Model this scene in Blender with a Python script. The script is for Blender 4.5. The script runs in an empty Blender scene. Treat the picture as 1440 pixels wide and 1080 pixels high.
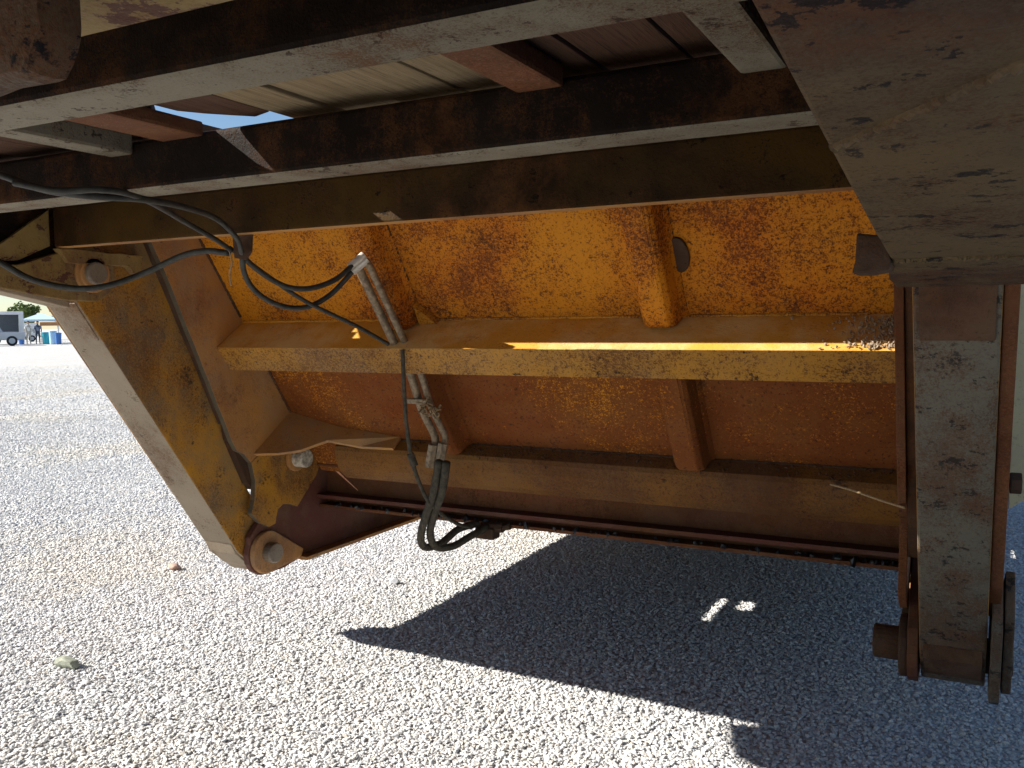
import bpy, bmesh, math, random
import numpy as np
from mathutils import Vector, Matrix, Euler
R = math.radians
random.seed(7); np.random.seed(7)
scene = bpy.context.scene
COL = scene.collection
H = 1.25                                    # camera height over the gravel

# ------------------------------------------------------------------ camera
cam = bpy.data.cameras.new('camera'); camo = bpy.data.objects.new('camera', cam); COL.objects.link(camo)
cam.sensor_width = 36; cam.lens = 31.106; cam.clip_start = .03; cam.clip_end = 3000
cr, cu, cb = Vector((.88707,.46151,-.01034)), Vector((-.02238,.06538,.99761)), Vector((.46109,-.88472,.06833))
camo.matrix_world = Matrix(((cr.x,cu.x,cb.x,0),(cr.y,cu.y,cb.y,0),(cr.z,cu.z,cb.z,H),(0,0,0,1)))
scene.camera = camo
# ------------------------------------------------------------------ sky, sun, exposure
SUN = Vector((1.46,.65,-1)).normalized()     # the way the light travels
el = math.asin(-SUN.z); az = math.atan2(-SUN.x,-SUN.y)
world = bpy.data.worlds.new('World'); scene.world = world; world.use_nodes = True
wn = world.node_tree
sky = wn.nodes.new('ShaderNodeTexSky'); sky.sky_type = 'NISHITA'; sky.sun_disc = False
sky.sun_elevation = el; sky.sun_rotation = az % (2*math.pi); sky.air_density = 1; sky.dust_density = .1; sky.ozone_density = 3
bg = wn.nodes['Background']; bg.inputs[1].default_value = .05
wn.links.new(sky.outputs[0], bg.inputs[0])
sl = bpy.data.lights.new('sun','SUN'); sl.energy = 5.0; sl.angle = R(.53); sl.color = (1,.955,.88)
so = bpy.data.objects.new('sun', sl); COL.objects.link(so); so.rotation_euler = SUN.to_track_quat('-Z','Y').to_euler(); so.location=(-8,-4,8)
scene.view_settings.view_transform = 'Standard'; scene.view_settings.look = 'None'
scene.view_settings.exposure = 1.36; scene.view_settings.gamma = 1
scene.cycles.use_denoising = True
scene.cycles.max_bounces = 12; scene.cycles.diffuse_bounces = 7; scene.cycles.glossy_bounces = 4
scene.cycles.sample_clamp_indirect = 6

# ------------------------------------------------------------------ node helper and materials
class NT:
    def __init__(s, name):
        s.m = bpy.data.materials.new(name); s.m.use_nodes = True; s.t = s.m.node_tree
        s.b = s.t.nodes['Principled BSDF']; s.tc = s.t.nodes.new('ShaderNodeTexCoord')
    def lk(s, a, b): s.t.links.new(a, b)
    def put(s, v, sock):
        if isinstance(v, (int,float)): sock.default_value = v
        elif isinstance(v, (tuple,list)): sock.default_value = tuple(v) + ((1,) if len(v)==3 and len(sock.default_value)==4 else ())
        else: s.lk(v, sock)
    def coord(s, scale=(1,1,1), off=(0,0,0), rot=(0,0,0), src='Object'):
        mp = s.t.nodes.new('ShaderNodeMapping'); s.lk(s.tc.outputs[src], mp.inputs[0])
        mp.inputs['Scale'].default_value = scale; mp.inputs['Location'].default_value = off; mp.inputs['Rotation'].default_value = rot
        return mp.outputs[0]
    def noise(s, sc, det=5, rough=.6, vec=None, dist=0):
        n = s.t.nodes.new('ShaderNodeTexNoise'); n.inputs['Scale'].default_value = sc; n.inputs['Detail'].default_value = det
        n.inputs['Roughness'].default_value = rough; n.inputs['Distortion'].default_value = dist
        s.lk(vec if vec is not None else s.tc.outputs['Object'], n.inputs['Vector']); return n.outputs['Fac']
    def voro(s, sc, vec=None, feat='F1', out='Distance'):
        n = s.t.nodes.new('ShaderNodeTexVoronoi'); n.feature = feat; n.inputs['Scale'].default_value = sc
        s.lk(vec if vec is not None else s.tc.outputs['Object'], n.inputs['Vector']); return n.outputs[out]
    def step(s, v, a, b, lo=0., hi=1.):
        n = s.t.nodes.new('ShaderNodeMapRange'); n.interpolation_type = 'SMOOTHSTEP'; s.put(v, n.inputs[0])
        for i, q in enumerate((a,b,lo,hi)): s.put(q, n.inputs[i+1])
        return n.outputs[0]
    def math(s, op, a, b=0.):
        n = s.t.nodes.new('ShaderNodeMath'); n.operation = op; s.put(a, n.inputs[0]); s.put(b, n.inputs[1]); return n.outputs[0]
    def mix(s, f, a, b, mode='MIX'):
        n = s.t.nodes.new('ShaderNodeMix'); n.data_type = 'RGBA'; n.blend_type = mode
        s.put(f, n.inputs[0]); s.put(a, n.inputs[6]); s.put(b, n.inputs[7]); return n.outputs[2]
    def bump(s, h, st=.3, d=.004, prev=None):
        n = s.t.nodes.new('ShaderNodeBump'); n.inputs['Strength'].default_value = st; n.inputs['Distance'].default_value = d
        s.lk(h, n.inputs['Height'])
        if prev is not None: s.lk(prev, n.inputs['Normal'])
        return n.outputs[0]
    def out(s, col, rough=.7, metal=0., normal=None, spec=.3):
        s.put(col, s.b.inputs['Base Color']); s.put(rough, s.b.inputs['Roughness']); s.put(metal, s.b.inputs['Metallic'])
        s.b.inputs['Specular IOR Level'].default_value = spec
        if normal is not None: s.lk(normal, s.b.inputs['Normal'])
        return s.m

def steel(name, paint, paint2, rust=(.115,.042,.016), dark=(.022,.014,.010), am=.5, speck=.5, dust=(.26,.215,.16), dustam=.25,
          rough=.62, scale=1., zbias=None, dk=.5, off=0., spec=.14, flk=.655):
    """worn paint over rusting plate. am: how much of it has rusted, speck: fine pitting, dustam: film of dirt"""
    t = NT(name); o = t.coord(off=(off*3.1,off*1.7,off*.9))
    big = t.noise(2.1*scale, 6, .62, o, .3); mid = t.noise(9*scale, 7, .68, o, .2); fine = t.noise(125*scale, 5, .65, o); spk = t.noise(280*scale, 3, .55, o)
    strk = t.noise(6*scale, 5, .6, t.coord((4,4,.55), (off,0,0)))
    col = t.mix(t.step(big,.36,.64), paint, paint2)
    m = t.math('ADD', t.math('MULTIPLY', big, .54), t.math('ADD', t.math('MULTIPLY', mid, .26), t.math('MULTIPLY', strk, .20)))
    if zbias:                                # bare, rustier towards one end of the sheet: z0 (more) .. z1 (less)
        sep = t.t.nodes.new('ShaderNodeSeparateXYZ'); t.lk(t.tc.outputs['Object'], sep.inputs[0])
        m = t.math('ADD', m, t.step(sep.outputs[2], zbias[0], zbias[1], zbias[2], 0.))
    th = .66 - .30*am
    gr = t.math('ADD', t.math('MULTIPLY', fine, .5), t.math('MULTIPLY', spk, .5))
    f = t.math('ADD', m, t.math('MULTIPLY', t.math('SUBTRACT', gr, .5), .95*speck+.10))
    rm = t.step(f, th-.07, th+.10)
    rc = t.mix(t.step(mid,.35,.7), rust, tuple(.55*a+.45*b for a,b in zip(rust, (.21,.085,.028))))
    col = t.mix(t.math('MULTIPLY', rm, .92), col, rc)
    sm = t.math('MULTIPLY', t.step(t.noise(130*scale,3,.6,t.coord(off=(off+9,4,2))), .58, .68), t.step(big,.30,.62,.5*speck,speck))
    col = t.mix(sm, col, tuple(.55*a+.45*b for a,b in zip(rust,dark)))
    dm = t.math('MULTIPLY', t.step(t.math('ADD', t.math('MULTIPLY', mid,.6), t.math('MULTIPLY', fine,.4)), .565, .64), dk)
    col = t.mix(dm, col, dark)
    du = t.math('MULTIPLY', t.step(t.noise(4.3*scale,7,.7,o), .40,.66), dustam)
    col = t.mix(du, col, dust)
    # small flakes where the coat has come off
    fl = t.math('MULTIPLY', t.step(t.noise(17*scale,5,.75,t.coord((1,1,1.6),(off+3,2,1))), flk,flk+.02), .85*min(1,dk+.2))
    col = t.mix(fl, col, dark)
    hgt = t.math('ADD', t.math('MULTIPLY', rm, .35), t.math('ADD', t.math('MULTIPLY', fine, .55), t.math('MULTIPLY', fl, -.7)))
    nb = t.bump(hgt, .45, .004, t.bump(mid, .25, .012))
    rg = t.math('ADD', t.math('MULTIPLY', rm, .22), t.math('ADD', t.math('MULTIPLY', fine, .12), rough-.06))
    return t.out(col, rg, 0., nb, spec)

YP, YP2 = (.60,.265,.022), (.47,.185,.017)
mYellow   = steel('ochre_paint_rust', YP, YP2, am=.45, speck=.85, dustam=.12, dk=.45)
mPanel    = steel('ochre_panel_rust', (.58,.225,.012), (.53,.148,.009), (.13,.034,.010), am=.53, speck=1.1, dustam=.02, dk=.5, zbias=(H-.17,H+.02,.15), scale=.8, off=2)
mChannel  = steel('ochre_channel', (.44,.205,.028), (.31,.155,.034), (.13,.055,.02), (.025,.016,.010), am=.46, speck=1.1, dustam=.16, dk=.85, scale=.8, off=4)
mRedRust  = steel('red_brown_rust', (.20,.075,.032), (.14,.055,.03), (.10,.036,.016), am=.75, speck=.7, dustam=.10, dk=.35, off=5)
mMaroon   = steel('maroon_primer', (.115,.038,.028), (.09,.034,.025), (.08,.032,.016), am=.45, speck=.4, dustam=.16, dk=.4, off=6)
mSide     = steel('brown_ochre_side', (.42,.20,.055), (.32,.16,.065), (.23,.11,.05), am=.45, speck=.3, dustam=.34, dk=.3, off=7)
mArm      = steel('arm_ochre', (.44,.205,.020), (.29,.135,.025), (.12,.055,.022), (.025,.02,.014), am=.46, speck=.6, dust=(.16,.135,.095), dustam=.6, dk=.75, scale=.9, off=8, flk=.63)
mDust     = steel('road_dust_on_steel', (.30,.235,.165), (.25,.195,.14), (.14,.075,.04), am=.34, speck=.4, dust=(.33,.27,.20), dustam=.5, dk=.5, off=9)
mGrey     = steel('grey_weathered_plate', (.145,.128,.095), (.095,.080,.058), (.062,.027,.013), (.014,.011,.009), am=.62, speck=.5, dust=(.165,.145,.11), dustam=.3, dk=1., rough=.5, scale=1.05, off=10, spec=.3, flk=.585)
mBrownPl  = steel('brown_frame_plate', (.125,.085,.042), (.062,.040,.029), (.05,.025,.018), (.008,.008,.011), am=.50, speck=.5, dust=(.115,.088,.055), dustam=.35, dk=.95, rough=.55, scale=1.2, off=11, flk=.59, spec=.1)
mBeam     = steel('shaded_beam', (.009,.006,.005), (.014,.010,.007), (.016,.008,.005), (.004,.004,.003), am=.5, speck=.5, dust=(.045,.036,.026), dustam=.12, dk=.6, scale=1.5, off=12, spec=.05)  # near-black sides: under-deck shade put into the colour over dark rust
mBeamBot  = steel('bounce_lit_underside', (.21,.185,.135), (.16,.135,.095), (.085,.042,.024), (.04,.02,.013), am=.34, speck=.6, dust=(.20,.17,.12), dustam=.35, dk=.95, scale=1.7, off=13, flk=.60)  # pale tone carries ground bounce light as well as dust
mEnd      = steel('shaded_ochre_end_beam', (.07,.036,.007), (.024,.014,.006), (.018,.010,.006), (.006,.005,.004), am=.45, speck=.5, dustam=.02, dk=.75, off=14, flk=.62, spec=.06)  # ochre darkened in the colour to stand in for under-deck shade
mGusset   = steel('peeling_ochre', (.27,.18,.06), (.22,.145,.05), (.095,.035,.022), (.075,.026,.022), am=.38, speck=.15, dustam=.22, dk=.8, off=15, flk=.575)
mPin      = steel('greasy_pin', (.20,.165,.125), (.12,.09,.065), (.07,.04,.025), am=.45, speck=.4, dustam=.3, dk=.7, rough=.42, off=16, spec=.5)
mGrime    = steel('greasy_edge', (.10,.085,.06), (.07,.06,.045), (.06,.035,.02), am=.4, speck=.4, dust=(.2,.17,.12), dustam=.3, dk=.6, off=21)
mShelf    = steel('ochre_shelf', (.60,.31,.05), (.54,.26,.04), (.22,.085,.025), am=.15, speck=.4, dust=(.64,.50,.28), dustam=.6, dk=.25, off=23)  # paleness puts some of the sun strip's brightness into the ledge colour
mRust     = steel('rust_brown', (.11,.055,.03), (.075,.038,.024), (.055,.026,.015), (.012,.010,.009), am=.5, speck=.5, dust=(.16,.12,.08), dustam=.3, dk=.9, scale=2., off=27)
mHinge    = steel('hinge_beam_rust', (.20,.088,.018), (.12,.052,.018), (.085,.034,.015), (.016,.013,.012), am=.5, speck=.8, dust=(.17,.13,.09), dustam=.14, dk=.7, scale=.9, off=31)
mCream    = steel('cream_paint', (.68,.60,.37), (.62,.54,.33), (.20,.12,.06), (.05,.04,.03), am=.16, speck=.25, dustam=.2, dk=.5, off=17)
mDark     = steel('dark_rust', (.06,.034,.022), (.05,.03,.02), (.07,.03,.016), am=.5, speck=.4, dustam=.12, dk=.5, off=18)

def plain(name, col, rough=.6, metal=0., var=.25, sc=30, spec=.3, bump=.15):
    t = NT(name); n = t.noise(sc,5,.6)
    c = t.mix(t.step(n,.3,.7), tuple(x*(1-var) for x in col), tuple(min(1,x*(1+var)) for x in col))
    return t.out(c, rough, metal, t.bump(n, bump, .003), spec)
mRubber = plain('hose_rubber', (.028,.027,.023), .55, 0, .45, 40, .35)
mHoseD  = plain('dusty_hose', (.055,.048,.036), .8, 0, .4, 60, .2)
mTube   = plain('rusty_line', (.21,.155,.10), .5, .25, .45, 70, .4, .4)
mPale   = plain('worn_pin_face', (.40,.36,.29), .5, .1, .5, 60, .4, .4)
mZinc   = plain('zinc_fitting', (.62,.58,.50), .35, .35, .2, 50, .5)  # zinc, paled in the colour to stand in for a sun glint
mTar    = plain('tar', (.012,.012,.014), .35, 0, .4, 80, .5, .5)
mTwine  = plain('twine', (.36,.25,.14), .9, 0, .3, 200, .1)
mTwig   = plain('twig', (.22,.15,.085), .9, 0, .4, 120, .1)

def wood(name, c1, c2, dark):
    t = NT(name); g = t.noise(7,8,.62,t.coord((14,.55,14)),.25); w = t.noise(55,4,.6,t.coord((9,.25,9))); b = t.noise(1.6,5,.6)
    col = t.mix(t.step(g,.33,.66), c1, c2); col = t.mix(t.math('MULTIPLY', t.step(w,.54,.68), .7), col, dark)
    col = t.mix(t.math('MULTIPLY', t.step(b,.5,.72), .35), col, dark)
    return t.out(col, .85, 0, t.bump(w,.6,.004), .15)
mWood  = wood('weathered_plank', (.235,.17,.095), (.31,.235,.14), (.075,.05,.03))
mWoodR = wood('dark_stained_plank', (.082,.042,.027), (.11,.058,.036), (.028,.017,.012))

# ------------------------------------------------------------------ geometry helpers
def tag(o, label=None, cat=None, group=None, kind=None):
    for k, v in (('label',label),('category',cat),('group',group),('kind',kind)):
        if v: o[k] = v
    return o
def empty(name, loc=(0,0,0)):
    o = bpy.data.objects.new(name, None); COL.objects.link(o); o.location = loc; o.empty_display_size = .2; return o
def obj(name, bm, mats, parent=None, label=None, smooth=False, bottom=None, fn=None):
    """link a bmesh as one object; fn(face)->slot picks a material slot"""
    me = bpy.data.meshes.new(name)
    bmesh.ops.recalc_face_normals(bm, faces=bm.faces); bm.normal_update()
    for f in bm.faces:
        f.smooth = smooth
        if fn: f.material_index = fn(f)
    bm.to_mesh(me); bm.free()
    for m in (mats if isinstance(mats,(list,tuple)) else [mats]): me.materials.append(m)
    o = bpy.data.objects.new(name, me); COL.objects.link(o)
    if parent: o.parent = parent; o.matrix_parent_inverse = Matrix.Translation(-world_loc(parent))
    if label: o['label'] = label
    return o
def world_loc(p):
    v = Vector(p.location)
    return v if p.type == 'EMPTY' and p.parent is None else (Vector((0,0,0)) if p.parent is None else Vector((0,0,0)))
def bevel(bm, off, seg=2):
    if off <= 0: return
    bm.normal_update()
    es = [e for e in bm.edges if len(e.link_faces)==2 and e.calc_face_angle(0) > .4]
    bmesh.ops.bevel(bm, geom=es, offset=off, segments=seg, profile=.6, affect='EDGES', clamp_overlap=True)
def prism(pts, x0, x1, mp, bv=.004, seg=2, bm=None):
    """polygon in a plane, extruded; mp(x, a, b) gives the place of a point"""
    own = bm is None
    bm = bm or bmesh.new()
    A = [bm.verts.new(mp(x0,a,b)) for a,b in pts]; B = [bm.verts.new(mp(x1,a,b)) for a,b in pts]; n = len(pts)
    bm.faces.new(A); bm.faces.new(B[::-1])
    for i in range(n): bm.faces.new((A[i],B[i],B[(i+1)%n],A[(i+1)%n]))
    if own: bmesh.ops.recalc_face_normals(bm, faces=bm.faces); bevel(bm, bv, seg)
    return bm
yz = lambda x,y,z: Vector((x,y,z+H))                                             # x, depth, height over the lens
SA, CA = math.sin(R(34.15)), math.cos(R(34.15))
ramp = lambda x,u,n: Vector((x, 1.89+SA*u-CA*n, H+.172-CA*u-SA*n))               # u: down the ramp, n: out of its underside
xz = lambda y,x,z: Vector((x,y,z+H))
xy = lambda z,x,y: Vector((x,y,z+H))
def box(x0,x1,y0,y1,z0,z1,bv=.004,seg=2): return prism([(y0,z0),(y1,z0),(y1,z1),(y0,z1)], x0, x1, yz, bv, seg)
def arc(c, r, a0, a1, n=10): return [(c[0]+r*math.cos(R(a0+(a1-a0)*i/n)), c[1]+r*math.sin(R(a0+(a1-a0)*i/n))) for i in range(n+1)]
def rough_edge(pts, amp, step, seed=0):
    """a flame-cut outline: the polygon's sides broken up by a small unevenness"""
    rd = random.Random(seed); out = []
    for i,(a,b) in enumerate(pts):
        c,d = pts[(i+1)%len(pts)]; L = math.hypot(c-a,d-b); k = max(1,int(L/step))
        for j in range(k):
            t = j/k; q = amp if j else 0
            out.append((a+(c-a)*t+rd.uniform(-q,q), b+(d-b)*t+rd.uniform(-q,q)))
    return out
def cyl(p0, p1, r, n=20, bv=.004, r2=None, bm=None):
    own = bm is None; bm = bm or bmesh.new(); p0, p1 = Vector(p0), Vector(p1); d = (p1-p0)
    ret = bmesh.ops.create_cone(bm, cap_ends=True, segments=n, radius1=r, radius2=r if r2 is None else r2, depth=d.length)
    q = d.to_track_quat('Z','Y').to_matrix().to_4x4(); bmesh.ops.transform(bm, matrix=Matrix.Translation((p0+p1)/2)@q, verts=ret['verts'])
    if own and bv: bevel(bm, bv)
    return bm
def spline(P, n=8):
    P = [Vector(p) for p in P]; Q = [P[0]*2-P[1]]+P+[P[-1]*2-P[-2]]; out = []
    for i in range(1,len(Q)-2):
        for k in range(n):
            t = k/n; a,b,c,d = Q[i-1:i+3]
            out.append(.5*((2*b)+(c-a)*t+(2*a-5*b+4*c-d)*t*t+(3*b-a-3*c+d)*t**3))
    return out+[P[-1]]
def tube(P, r, n=10, sub=8, bm=None, wob=0):
    bm = bm or bmesh.new(); S = spline(P, sub); rings = []
    up = Vector((.3,.2,1)).normalized(); rr = r
    for i,p in enumerate(S):
        d = (S[min(i+1,len(S)-1)]-S[max(i-1,0)]).normalized(); a = d.cross(up)
        a = a.normalized() if a.length > 1e-3 else d.orthogonal().normalized(); b = a.cross(d)
        rr = r*(1+random.uniform(-wob,wob)) if wob else r
        rings.append([bm.verts.new(p+(a*math.cos(2*math.pi*k/n)+b*math.sin(2*math.pi*k/n))*rr) for k in range(n)])
    for A,B in zip(rings,rings[1:]):
        for k in range(n): bm.faces.new((A[k],A[(k+1)%n],B[(k+1)%n],B[k]))
    bm.faces.new(rings[0][::-1]); bm.faces.new(rings[-1])
    return bm
def at(px, py, Y):
    """the place at depth Y on the line through a point of the 1440x1080 picture (used once, to survey hoses and cords)"""
    v = cr*(px-720)/1244.23 - cu*(py-540)/1244.23 - cb
    v = v*(Y/v.y); return Vector((v.x, v.y, v.z+H))
def lump(c, r, bm, flat=.6, rd=random):
    ret = bmesh.ops.create_icosphere(bm, subdivisions=1, radius=r)
    ph = rd.uniform(0,6); M = Euler((rd.uniform(0,6),rd.uniform(0,6),ph)).to_matrix()
    for v in ret['verts']:
        v.co = v.co*rd.uniform(.75,1.2); v.co = M@Vector((v.co.x*1.25,v.co.y,v.co.z*flat)); v.co += Vector(c)

# ================================================================== GROUND
def gravel_mat():
    t = NT('gravel_bed'); p = t.tc.outputs['Object']
    d = t.voro(42); c = t.voro(42, out='Color'); d2 = t.voro(80); big = t.noise(.55,6,.65); pat = t.noise(.9,5,.6,t.coord(off=(7,3,0)))
    bw = t.t.nodes.new('ShaderNodeRGBToBW'); t.lk(c, bw.inputs[0])
    col = t.mix(bw.outputs[0], (.43,.428,.426), (.58,.572,.558))
    col = t.mix(t.math('MULTIPLY', t.step(big,.5,.64), .42), col, (.54,.48,.385))
    col = t.mix(t.math('MULTIPLY', t.step(pat,.56,.7), .45), col, (.40,.39,.40))
    h = t.math('ADD', t.math('MULTIPLY', t.math('SUBTRACT',1.,d), 1.), t.math('MULTIPLY', t.math('SUBTRACT',1.,d2), .4))
    return t.out(col, .95, 0, t.bump(h, .9, .022), .1)
mGround = gravel_mat()
bm = bmesh.new(); bmesh.ops.create_grid(bm, x_segments=1, y_segments=1, size=1200)
tag(obj('ground', bm, mGround), kind='structure')

def stone_mat():
    t = NT('crushed_stone')
    oi = t.t.nodes.new('ShaderNodeObjectInfo'); ge = t.t.nodes.new('ShaderNodeNewGeometry')
    r = oi.outputs['Random']
    col = t.mix(t.step(r,0,.85), (.50,.50,.50), (.70,.695,.68))
    r2 = t.math('FRACT', t.math('MULTIPLY', r, 17.3))
    col = t.mix(t.math('MULTIPLY', t.step(r2,.72,.98), .55), col, (.64,.54,.42))
    r3 = t.math('FRACT', t.math('MULTIPLY', r, 41.7))
    col = t.mix(t.math('MULTIPLY', t.step(r3,.86,.99), .6), col, (.42,.425,.44))
    big = t.noise(.55,6,.65,ge.outputs['Position'])
    col = t.mix(t.math('MULTIPLY', t.step(big,.5,.64), .5), col, (.69,.62,.51))
    n = t.noise(9,4,.6); col = t.mix(t.math('MULTIPLY',n,.35), col, (.42,.41,.40))
    return t.out(col, .93, 0, t.bump(t.noise(24,3,.6), .25, .01), .12)
mStone = stone_mat()
SC = bpy.data.collections.new('stone_shapes')
rs = random.Random(3)
for k in range(9):
    bm = bmesh.new(); bmesh.ops.create_icosphere(bm, subdivisions=2 if k<4 else 1, radius=.5)
    for v in bm.verts: v.co *= rs.uniform(.9,1.08)
    for q in range(7):                                        # broken faces
        n = Vector((rs.gauss(0,1),rs.gauss(0,1),rs.gauss(0,1))).normalized(); dd = rs.uniform(.26,.42)
        for v in bm.verts:
            e = v.co.dot(n)-dd
            if e > 0: v.co -= n*e
    sx, sy, sz = rs.uniform(1.1,1.45), rs.uniform(.85,1.1), rs.uniform(.6,.85)
    for v in bm.verts: v.co = Vector((v.co.x*sx, v.co.y*sy, v.co.z*sz))
    me = bpy.data.meshes.new('stone'); bm.to_mesh(me); bm.free(); me.materials.append(mStone)
    SC.objects.link(bpy.data.objects.new('stone', me))
def scatter():
    P = []; S = []
    def ring(r0, r1, dens, s0, s1, fade=False):
        a0, a1 = R(-72), R(20); n = int(dens*.5*(a1-a0)*(r1*r1-r0*r0))
        r = np.sqrt(np.random.uniform(r0*r0, r1*r1, n)); a = np.random.uniform(a0,a1,n)
        s = s0+(s1-s0)*np.random.beta(1.6,2.6,n)
        if fade: k = np.random.rand(n) < 1-(r-r0)/(r1-r0); r, a, s, n = r[k], a[k], s[k], int(k.sum())
        P.append(np.stack([r*np.sin(a), r*np.cos(a), np.zeros(n)],1)); S.append(s)
    ring(1.2,5,9500,.006,.0205); ring(5,9,4600,.009,.023); ring(9,14,1500,.013,.028); ring(14,34,420,.016,.032,True)
    P_ = np.concatenate(P); S_ = np.concatenate(S); n = len(S_)
    P_[:,2] = S_*np.random.uniform(-.14,.22,n)
    me = bpy.data.meshes.new('gravel'); me.vertices.add(n); me.vertices.foreach_set('co', P_.astype(np.float32).ravel())
    a = me.attributes.new('size','FLOAT','POINT'); a.data.foreach_set('value', S_.astype(np.float32))
    rot = np.stack([np.random.uniform(-.7,.7,n), np.random.uniform(-.7,.7,n), np.random.uniform(0,6.28,n)],1)
    a = me.attributes.new('turn','FLOAT_VECTOR','POINT'); a.data.foreach_set('vector', rot.astype(np.float32).ravel())
    a = me.attributes.new('pick','INT','POINT'); a.data.foreach_set('value', np.random.randint(0,9,n).astype(np.int32))
    me.materials.append(mStone)
    o = bpy.data.objects.new('gravel', me); COL.objects.link(o)
    ng = bpy.data.node_groups.new('gravel','GeometryNodeTree')
    ng.interface.new_socket('Geometry', in_out='INPUT', socket_type='NodeSocketGeometry'); ng.interface.new_socket('Geometry', in_out='OUTPUT', socket_type='NodeSocketGeometry')
    N = ng.nodes.new; i = N('NodeGroupInput'); u = N('NodeGroupOutput'); ip = N('GeometryNodeInstanceOnPoints'); ci = N('GeometryNodeCollectionInfo')
    ci.inputs['Collection'].default_value = SC; ci.inputs['Separate Children'].default_value = True; ci.inputs['Reset Children'].default_value = True
    def att(nm, ty):
        q = N('GeometryNodeInputNamedAttribute'); q.data_type = ty; q.inputs['Name'].default_value = nm; return q.outputs['Attribute']
    L = ng.links.new
    L(i.outputs[0], ip.inputs['Points']); L(ci.outputs[0], ip.inputs['Instance']); ip.inputs['Pick Instance'].default_value = True
    L(att('pick','INT'), ip.inputs['Instance Index']); L(att('turn','FLOAT_VECTOR'), ip.inputs['Rotation']); L(att('size','FLOAT'), ip.inputs['Scale'])
    L(ip.outputs[0], u.inputs[0])
    md = o.modifiers.new('scatter','NODES'); md.node_group = ng
    tag(o, 'pale grey crushed stone gravel covering the yard', 'gravel', kind='stuff')
scatter()

# ================================================================== TRAILER
T = empty('trailer', (-1.3,1.9,0))
tag(T, 'rusty ochre and brown flatbed trailer with folding loading ramp, seen from underneath', 'trailer')
def part(name, bm, m, label=None, parent=None, smooth=False, fn=None):
    o = obj(name, bm, m, None, label, smooth, fn=fn)
    p = parent or T
    o.parent = p
    o.matrix_parent_inverse = Matrix.Translation((1.3,-1.9,0)) if p is T else Matrix.Identity(4)
    return o
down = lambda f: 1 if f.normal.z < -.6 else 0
# ---- deck boards, laid lengthwise
X = -2.70; edges = [-2.70]
fixed = [-1.71,-1.585,-1.478,-1.395,-1.345,-1.23,-1.09,-.985,-.862,-.731,-.612,-.49,-.365,-.24,-.115,.01,.10]
while X < -1.85: X += .1225; edges.append(X)
edges = [e for e in edges if e < -1.75]+fixed
for i,(a,b) in enumerate(zip(edges,edges[1:])):
    y1 = 2.128 if a < -2.12 else 2.059
    rd = random.Random(i); g = .0015 if b < -1.9 or a > -.2 else .0022
    z0 = .372+rd.uniform(-.003,.003); wood_ = -1.10 < a < -.62
    if abs(a+1.478) < .01:                                  # slot near the end of the deck
        part('deck_board', box(a+g,b-g,-6,1.645,z0,z0+.025,.003), mWoodR); part('deck_board', box(a+g,b-g,1.70,y1,z0,z0+.025,.003), mWoodR); continue
    if abs(a+1.23) < .01:                                   # the broken one
        pts = [(a+.012,-6),(b-g,-6),(b-g,1.196),(a+.091,1.212),(a+.06,1.182),(a+.03,1.15),(a+.004,1.112),(a+.002,1.0)]
        bmq = prism(pts, z0, z0+.025, lambda z,x,y: Vector((x,y,z+H)), .003); part('deck_board', bmq, mWoodR, 'broken off dark plank with sky showing past its end')
        bmq = box(a+g,b-g,1.46,y1,z0,z0+.025,.003); part('deck_board', bmq, mWoodR); continue
    if abs(a+1.345) < .01:                                  # cut short beside the hole
        part('deck_board', prism([(a+g,-6),(b-g,-6),(b-g,1.062),(a+.06,1.115),(a+g,1.172)], z0, z0+.025, lambda z,x,y: Vector((x,y,z+H)), .003), mWoodR); part('deck_board', box(a+g,b-g,1.46,y1,z0,z0+.025,.003), mWoodR); continue
    part('deck_board', box(a+g,b-g,-6,y1+rd.uniform(-.004,.004),z0,z0+.025,.003), mWood if wood_ else mWoodR)
part('sun_block_strip', box(-2.755,-2.702,-6,2.128,.352,.405,.006), mBrownPl)  # unseen strip added to block sun slipping past the deck edge
# ---- cross beams: square tube
for y in (.667,1.18,.11,-.52,-1.1,-1.7,-2.3):
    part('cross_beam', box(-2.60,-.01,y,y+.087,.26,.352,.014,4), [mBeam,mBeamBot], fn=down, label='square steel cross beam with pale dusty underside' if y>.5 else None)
part('cross_beam', box(-2.60,-.01,.39,.455,.215,.352,.01,3), [mGusset,mGusset], 'ochre cross beam next to the hanging block')
# ---- joists between the beams
for x0,x1,z0,m in ((-1.475,-1.415,.325,mBeamBot),(-1.335,-1.231,.34,mRedRust),(-.60,-.525,.335,mRedRust),(-.275,-.215,.318,mBeamBot),(-1.95,-1.89,.33,mBeam),(-2.3,-2.24,.33,mBeam)):
    for ya,yb in ((.756,1.178),):
        part('joist', box(x0,x1,ya,yb,z0,.367,.006), m)
part('spacer_board', box(-.50,-.30,.756,1.02,.355,.3675,.003), mRedRust)
# ---- end beam
eb = part('end_beam', box(-2.49,-.01,1.768,1.812,.245,.366,.006), [mEnd,mSide], 'ochre end beam of the deck with dark stains', fn=down)  # face coloured dark for shade, underside lighter for its lit edge
part('hanging_tab', prism([(-1.79,.246),(-1.72,.246),(-1.725,.20),(-1.745,.178),(-1.785,.185)], 1.80, 1.808, xz, .002), mDark, parent=eb)
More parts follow.
